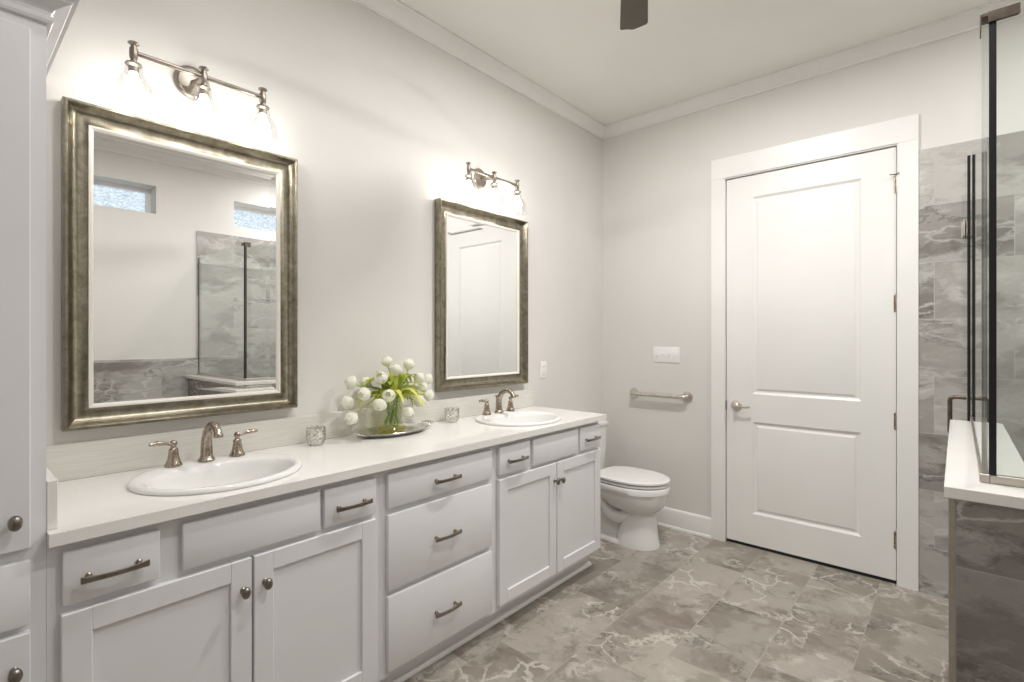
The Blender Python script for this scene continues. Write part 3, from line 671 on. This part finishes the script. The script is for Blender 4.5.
gf = thing('shower_screen', 'fixed clear shower glass panel standing across the low wall toward the viewer', 'shower glass', (2.7, GY, CZ), 'fixed shower glass panels')
pane('glass', gf, GX+0.006, XR-t_-0.004, GY-0.005, GY+0.005, CZ+0.008, GT)
MB().box(GX+0.0092, XR-t_-0.002, GY-0.010, GY+0.010, CZ, CZ+0.020, 0.001, 1).build('channel', M['chan'], gf)
# black strip painting the dark look of the glass edge where the two panes meet
MB().box(GX+0.0075, GX+0.0205, GY-0.0115, GY-0.0055, CZ+0.0205, GT).build('dark_glass_corner', M['seal'], gf)
cl = MB().box(GX+0.0055, GX+0.060, GY-0.016, GY-0.0125, 2.114, 2.139, 0.0008, 1).box(GX-0.0055, GX+0.060, GY-0.0125, GY+0.030, GT+0.001, 2.139, 0.0006, 1).box(GX-0.0078, GX-0.0056, GY-0.0125, GY+0.030, 2.100, GT+0.008)
tag(cl.build('glass_clamp', M['bronze'], loc=(GX, GY, 2.13)), 'dark bronze clamp on the top corner of the shower glass', 'glass clamp')
DX = GX - 0.0125
sd = thing('shower_door', 'clear glass shower door hinged on the tiled back wall, with square pull', 'shower door', (DX, -0.35, 0.02))
pane('glass', sd, DX-0.004, DX+0.004, -0.690, -0.030, 0.016, GT-0.002)
MB().box(DX-0.005, DX+0.005, -0.6965, -0.6905, 0.016, GT-0.002).build('edge_seal', M['seal'], sd)
for zc in (1.931, 0.35):
    h = MB().box(DX-0.015, DX-0.0055, -0.080, -0.026, zc-0.043, zc+0.043, 0.002, 1).box(DX+0.0055, DX+0.015, -0.080, -0.026, zc-0.043, zc+0.043, 0.002, 1).box(DX-0.022, DX+0.022, -0.0185, -0.0125, zc-0.043, zc+0.043, 0.001, 1).lathe([(0.008, -0.043), (0.008, 0.043)], (DX, -0.0225, zc), n=12)
    h.build('hinge', M['chan'], sd)
hz0, hz1, hy = 0.955, 1.118, -0.640
hm = MB()
for sg in (-1, 1):
    xo = DX + sg*0.060
    r = 0.016
    pts = [(DX+sg*0.006, hy, hz1), (xo-sg*r, hy, hz1)] + bez((xo-sg*r, hy, hz1), (xo-sg*r*.45, hy, hz1), (xo, hy, hz1-r*.45), (xo, hy, hz1-r), 5)[1:] + bez((xo, hy, hz0+r), (xo, hy, hz0+r*.45), (xo-sg*r*.45, hy, hz0), (xo-sg*r, hy, hz0), 5) + [(DX+sg*0.006, hy, hz0)]
    hm.tube(pts, 0.0085, 12)
hm.build('pull_handle', M['bronze'], sd, sharp=60)
MB().box(2.11, 2.23, -0.690, -t_-0.001, 0.0005, 0.012, 0.003, 1).build('threshold', M['quartz'], None)
tag(bpy.data.objects['threshold'], 'low white threshold strip under the shower door', 'threshold')
# shower head and valve on the tiled right wall
sh = thing('shower_fitting', 'nickel shower head and valve on the tiled right shower wall', 'shower head', (XR-t_, -0.95, 1.2))
MB().lathe([(0.03, 0), (0.03, 0.006), (0.012, 0.010)], (XR-t_-0.0005, -0.95, 2.02), (-1, 0, 0), 20).tube(bez((XR-t_-0.008, -0.95, 2.02), (XR-0.10, -0.95, 2.05), (XR-0.14, -0.95, 2.03), (XR-0.17, -0.95, 1.97), 10), 0.009, 10).build('arm', M['nickel'], sh)
MB().lathe([(0.012, 0), (0.018, 0.02), (0.05, 0.045), (0.055, 0.055), (0.05, 0.058)], (XR-0.166, -0.95, 1.98), (-0.4, 0, -1), 24).build('head', M['nickel'], sh)
MB().lathe([(0.08, 0), (0.08, 0.006), (0.03, 0.012), (0.022, 0.05), (0.015, 0.055)], (XR-t_-0.0005, -0.95, 1.15), (-1, 0, 0), 28).tube([(XR-t_-0.045, -0.95, 1.15), (XR-t_-0.05, -0.95, 1.06)], [0.01, 0.007], 8).build('valve', M['nickel'], sh)

# ------------------------------------------------------------------ ceiling: fan and added recessed fill lights
FX, FY, FZ = 1.317, -1.958, 2.80
fan = thing('ceiling_fan', 'brown bladed ceiling fan, one blade tip showing at the top of the room', 'ceiling fan', (FX, FY, ZC))
MB().lathe([(0.07, 0), (0.07, -0.02), (0.03, -0.055), (0.013, -0.06), (0.013, -0.14), (0.05, -0.15), (0.10, -0.175), (0.11, -0.24), (0.09, -0.27), (0.06, -0.275)], (FX, FY, ZC-0.0005), n=36).build('motor', M['bronze'], fan)
tipdir = math.atan2(0.88, -0.48)
for k in range(5):
    a = tipdir + k*2*PI/5; m = MB(); R_ = 0.652; wd = 0.062
    prof = [(0.16, -0.030), (0.22, -0.048), (0.40, -0.054), (R_-0.055, -wd), (R_-0.040, -wd+0.006), (R_-0.006, -0.008), (R_, 0.004), (R_-0.003, 0.03), (R_+0.002, wd-0.006), (R_-0.006, wd), (0.40, 0.055), (0.22, 0.048), (0.16, 0.030)]
    ca, sa = math.cos(a), math.sin(a)
    tilt = 0.12
    lo = [(FX+ca*r-sa*w_, FY+sa*r+ca*w_, FZ+w_*tilt) for r, w_ in prof]; hi = [(x, y, z+0.007) for x, y, z in lo]
    m.loft([lo, hi]); m.build('blade', M['fan'], fan, sharp=30)
    q = MB().loft([[(FX+ca*r-sa*w_, FY+sa*r+ca*w_, FZ+0.008+dz) for w_, dz in ((-0.018, 0), (0.018, 0), (0.018, 0.006), (-0.018, 0.006))] for r in (0.07, 0.21)])
    q.build('blade_iron', M['bronze'], fan)
MB().lathe([(0.06, -0.275), (0.055, -0.295), (0.03, -0.307), (0.001, -0.309)], (FX, FY, ZC-0.001), n=36).build('end_cap', M['bronze'], fan)
added_can_labels = ['added unseen ceiling light over the toilet end of the room', 'added unseen ceiling light in front of the shower', 'added unseen ceiling light over the near sink', 'added unseen ceiling light behind the viewer', 'added unseen ceiling light over the shower']
for (x, y), lab in zip(ADDED_CANS, added_can_labels):
    c = thing('added_recessed_light', lab, 'ceiling light', (x, y, ZC), 'added recessed ceiling lights')
    MB().lathe([(0.095, -0.0005), (0.095, -0.004), (0.085, -0.008), (0.072, -0.004), (0.072, -0.0005)], (x, y, ZC), n=32).build('trim_ring', M['trim'], c)
    MB().lathe([(0.070, -0.0008), (0.070, -0.003), (0.001, -0.0032)], (x, y, ZC), n=32).build('lens', M['added_led'], c)

# ------------------------------------------------------------------ counter things
def votive(vx, vy, label):
    n, z0 = 40, 0.9205
    t = thing('votive_holder', label, 'candle holder', (vx, vy, z0), 'cut crystal candle holders')
    prof = [(0.024, 0), (0.028, 0.003), (0.032, 0.010), (0.035, 0.018), (0.0365, 0.027), (0.0375, 0.036), (0.0375, 0.045), (0.037, 0.054), (0.0365, 0.063), (0.0385, 0.074)]
    R = []
    for i, (r, h) in enumerate(prof):
        R.append([(vx + r*(1+0.085*math.cos(10*a + (PI if i % 2 else 0)))*math.cos(a), vy + r*(1+0.085*math.cos(10*a + (PI if i % 2 else 0)))*math.sin(a), z0+h + (0.004*math.cos(10*a) if i == len(prof)-1 else 0)) for a in [2*PI*j/n for j in range(n)]])
    for (r, h) in [(0.034, 0.072), (0.032, 0.055), (0.032, 0.035), (0.028, 0.014), (0.020, 0.011)]:
        R.append([(vx+r*math.cos(a), vy+r*math.sin(a), z0+h) for a in [2*PI*j/n for j in range(n)]])
    MB().loft(R).build('cup', M['votive'], t, sharp=15)
    MB().lathe([(0.019, 0.0115), (0.019, 0.026), (0.017, 0.028), (0.001, 0.0275)], (vx, vy, z0), n=20).build('tealight', M['wax'], t)
    return t
vt = votive(0.100, -2.462, 'small cut crystal candle holder between the near sink and the tray')
copy_tree(vt, (-0.007, 0.772, 0), 'small cut crystal candle holder between the tray and the far faucet')

TRX, TRY, TZ = 0.125, -2.085, 0.9205
tr = thing('serving_tray', 'oval silver serving tray with loop handles under the vase', 'tray', (TRX, TRY, TZ))
def oval(a, b_, z, n=64, sc=0.0): return [(TRX+a*(1+sc*math.cos(16*2*PI*i/n))*math.cos(2*PI*i/n), TRY+b_*(1+sc*math.cos(16*2*PI*i/n))*math.sin(2*PI*i/n), z) for i in range(n)]
MB().loft([oval(0.075, 0.145, TZ), oval(0.088, 0.160, TZ+0.003), oval(0.105, 0.180, TZ+0.014), oval(0.112, 0.188, TZ+0.019, sc=0.012), oval(0.110, 0.186, TZ+0.0215, sc=0.012), oval(0.102, 0.177, TZ+0.0165), oval(0.086, 0.157, TZ+0.006), oval(0.073, 0.143, TZ+0.0035)]).build('dish', M['silver'], tr, sharp=40)
for sg in (-1, 1):
    y0 = TRY + sg*0.182
    MB().tube(bez((TRX-0.040, y0-sg*0.006, TZ+0.018), (TRX-0.045, y0+sg*0.05, TZ+0.034), (TRX+0.045, y0+sg*0.05, TZ+0.034), (TRX+0.040, y0-sg*0.006, TZ+0.018), 16), 0.0055, 8).build('handle', M['silver'], tr)

VX, VY, VZ = 0.115, -2.088, TZ+0.0045
vs = thing('vase', 'clear glass vase with yellow green foot on the silver tray', 'vase', (VX, VY, VZ))
MB().lathe([(0.054, 0.0), (0.061, 0.004), (0.062, 0.024), (0.058, 0.031), (0.051, 0.033)], (VX, VY, VZ), n=36).build('foot', M['vase_foot'], vs)
MB().lathe([(0.050, 0.0335), (0.0485, 0.06), (0.0485, 0.10), (0.051, 0.150), (0.055, 0.165), (0.053, 0.165), (0.049, 0.150), (0.0465, 0.10), (0.0465, 0.06), (0.045, 0.037), (0.001, 0.036)], (VX, VY, VZ), n=36, cap=False).build('body', M['vase'], vs)

# tulips: (u,v) of the photograph turned once into room positions at a chosen distance from the wall
def petal_cup(m, c, ax, L, R, openk, rng):
    ax = ax.normalized(); u = ax.orthogonal().normalized(); w = ax.cross(u)
    for layer in (0, 1):
        for k in range(3):
            a0 = k*2*PI/3 + layer*PI/3 + rng.uniform(-0.1, 0.1); rows = []
            for i in range(7):
                t = i/6
                rad = R*(math.sin(min(1.0, t*1.35+0.10)*PI*0.56))*(1-openk*max(0, t-0.55)*1.1)*(0.93 if layer else 1.0)
                hw = 1.15*(math.sin((0.12+0.88*t)*PI))**0.6 if t < 0.98 else 0.08
                row = []
                for j in range(7):
                    s_ = -1 + j/3; a = a0 + s_*hw
                    rr = rad*(1 - 0.05*s_*s_); hh = L*(t - 0.06*s_*s_*t)
                    row.append(c + ax*hh + (u*math.cos(a) + w*math.sin(a))*rr)
                rows.append(row)
            m.loft(rows, closed=False)
TUL = [  # room point of bloom centre offset code: (u, v, x, droop, place words)
 (386.5, 361, 0.12, 0.10, 'topmost bloom of the vase'),
 (396.3, 370, 0.10, 0.15, 'just right below the topmost bloom'),
 (408.8, 364.6, 0.06, 0.1, 'upper right bloom against the wall'),
 (381, 378, 0.19, 0.35, 'open bloom in the upper middle facing out'),
 (351, 382.5, 0.10, 0.45, 'upper left outermost bloom'),
 (365.6, 382.5, 0.08, 0.4, 'half hidden bloom at upper left'),
 (364.3, 394, 0.20, 0.7, 'nodding bloom left of centre'),
 (347, 403, 0.13, 0.8, 'leftmost bloom pointing sideways'),
 (351.5, 418, 0.17, 0.95, 'lowest bloom hanging at the left'),
 (379.5, 405, 0.24, 0.95, 'bloom hanging in front of the vase'),
 (388.6, 395.5, 0.23, 0.5, 'large bloom at the centre front'),
 (408, 412.7, 0.19, 0.95, 'lowest bloom hanging at the right'),
 (419.2, 401, 0.15, 0.8, 'drooping bloom at the right'),
 (429, 395.3, 0.12, 0.75, 'rightmost bloom'),
 (419.2, 378, 0.12, 0.3, 'upper right bloom with open petals'),
 (427.6, 379, 0.07, 0.35, 'outermost bloom at upper right'),
 (422.5, 387, 0.09, 0.5, 'small bloom tucked among pale leaves at right')]
_th = math.radians(41.2538); _F = V(-math.sin(_th), math.cos(_th), 0); _R = V(math.cos(_th), math.sin(_th), 0)
def world_at(u, v, x):
    d = _F + _R*((u-512)/507.631) + V(0, 0, 1)*((338.238-v)/507.631); c0 = Vector(cam.location)
    return c0 + d*((x-c0.x)/d.x)
rng = random.Random(4)
mouth = V(VX, VY, VZ+0.165)
for i, (u_, v_, x_, dr, words) in enumerate(TUL):
    P = world_at(u_, v_, x_)
    out = V(P.x-VX, P.y-VY, 0); ol = max(out.length, 1e-3); od = out/ol
    ax = (V(0, 0, 1)*(1-1.55*dr) + od*(0.25+0.9*min(dr, 0.6))).normalized()
    L = rng.uniform(0.058, 0.066); R = rng.uniform(0.029, 0.034)
    basep = P - ax*L*0.5
    ang = i*2.399; r0 = 0.030*math.sqrt((i+0.5)/len(TUL))
    bot = V(VX - od.x*0.016 + 0.024*math.cos(ang), VY - od.y*0.016 + 0.024*math.sin(ang), VZ+0.042)
    mo = V(VX + od.x*min(0.032, ol*0.3) + 0.006*math.cos(ang), VY + od.y*min(0.032, ol*0.3) + 0.006*math.sin(ang), VZ+0.160)
    tl = thing('tulip', 'white tulip in the glass vase, ' + words, 'tulip', tuple(bot), 'white tulips in the vase')
    peak = max(mo.z+0.05, basep.z + 0.06*dr)
    pts = [bot + (mo-bot)*k/4 for k in range(4)] + bez(mo, mo + V(od.x*0.01, od.y*0.01, (peak-mo.z)*0.8), basep - ax*min(0.07, 0.04+ol*0.25), basep, 12)
    MB().tube(pts, 0.0031, 7).build('stem', M['stem'], tl, sharp=80)
    m = MB(); petal_cup(m, basep, ax, L, R, rng.uniform(1.15, 1.75), rng); bl = m.build('bloom', M['petal'], tl, sharp=80, fix=False)
    # one or two long strap leaves
    for rep in range(3):
        la = ang + rng.uniform(-.5, .5) + rep*1.3; ld = (od + V(math.cos(la), math.sin(la), 0)*0.6).normalized()
        if VX + ld.x*0.10 < 0.03: ld.x = abs(ld.x)*0.3; ld.normalize()
        ln = rng.uniform(0.09, 0.15) if rep < 2 else rng.uniform(0.08, 0.17); hh = rng.uniform(0.03, 0.13) if rep < 2 else rng.uniform(0.02, 0.07)
        q = bez(mo - V(0, 0, 0.03), mo + V(0, 0, hh), mo + ld*ln*0.6 + V(0, 0, hh*1.2), mo + ld*ln + V(0, 0, hh*rng.uniform(0.2, 0.9) if rep < 2 else -rng.uniform(0.0, 0.06)), 12)
        side = ld.cross(V(0, 0, 1)).normalized(); rows = []
        for k, pnt in enumerate(q):
            t = k/12; hw = (0.017 if rep == 0 else 0.013)*math.sin(PI*(0.12+0.86*t))**0.7 + 0.0004
            dn = V(0, 0, 1)*0.004
            rows.append([pnt - side*hw + dn, pnt, pnt + side*hw + dn])
        MB().loft(rows, closed=False).build('leaf', M['leaf2'] if (i+rep) % 3 == 1 or rep == 2 else M['leaf'], tl, sharp=80)
for o in COL.objects:
    if 'wl' in o: del o['wl']
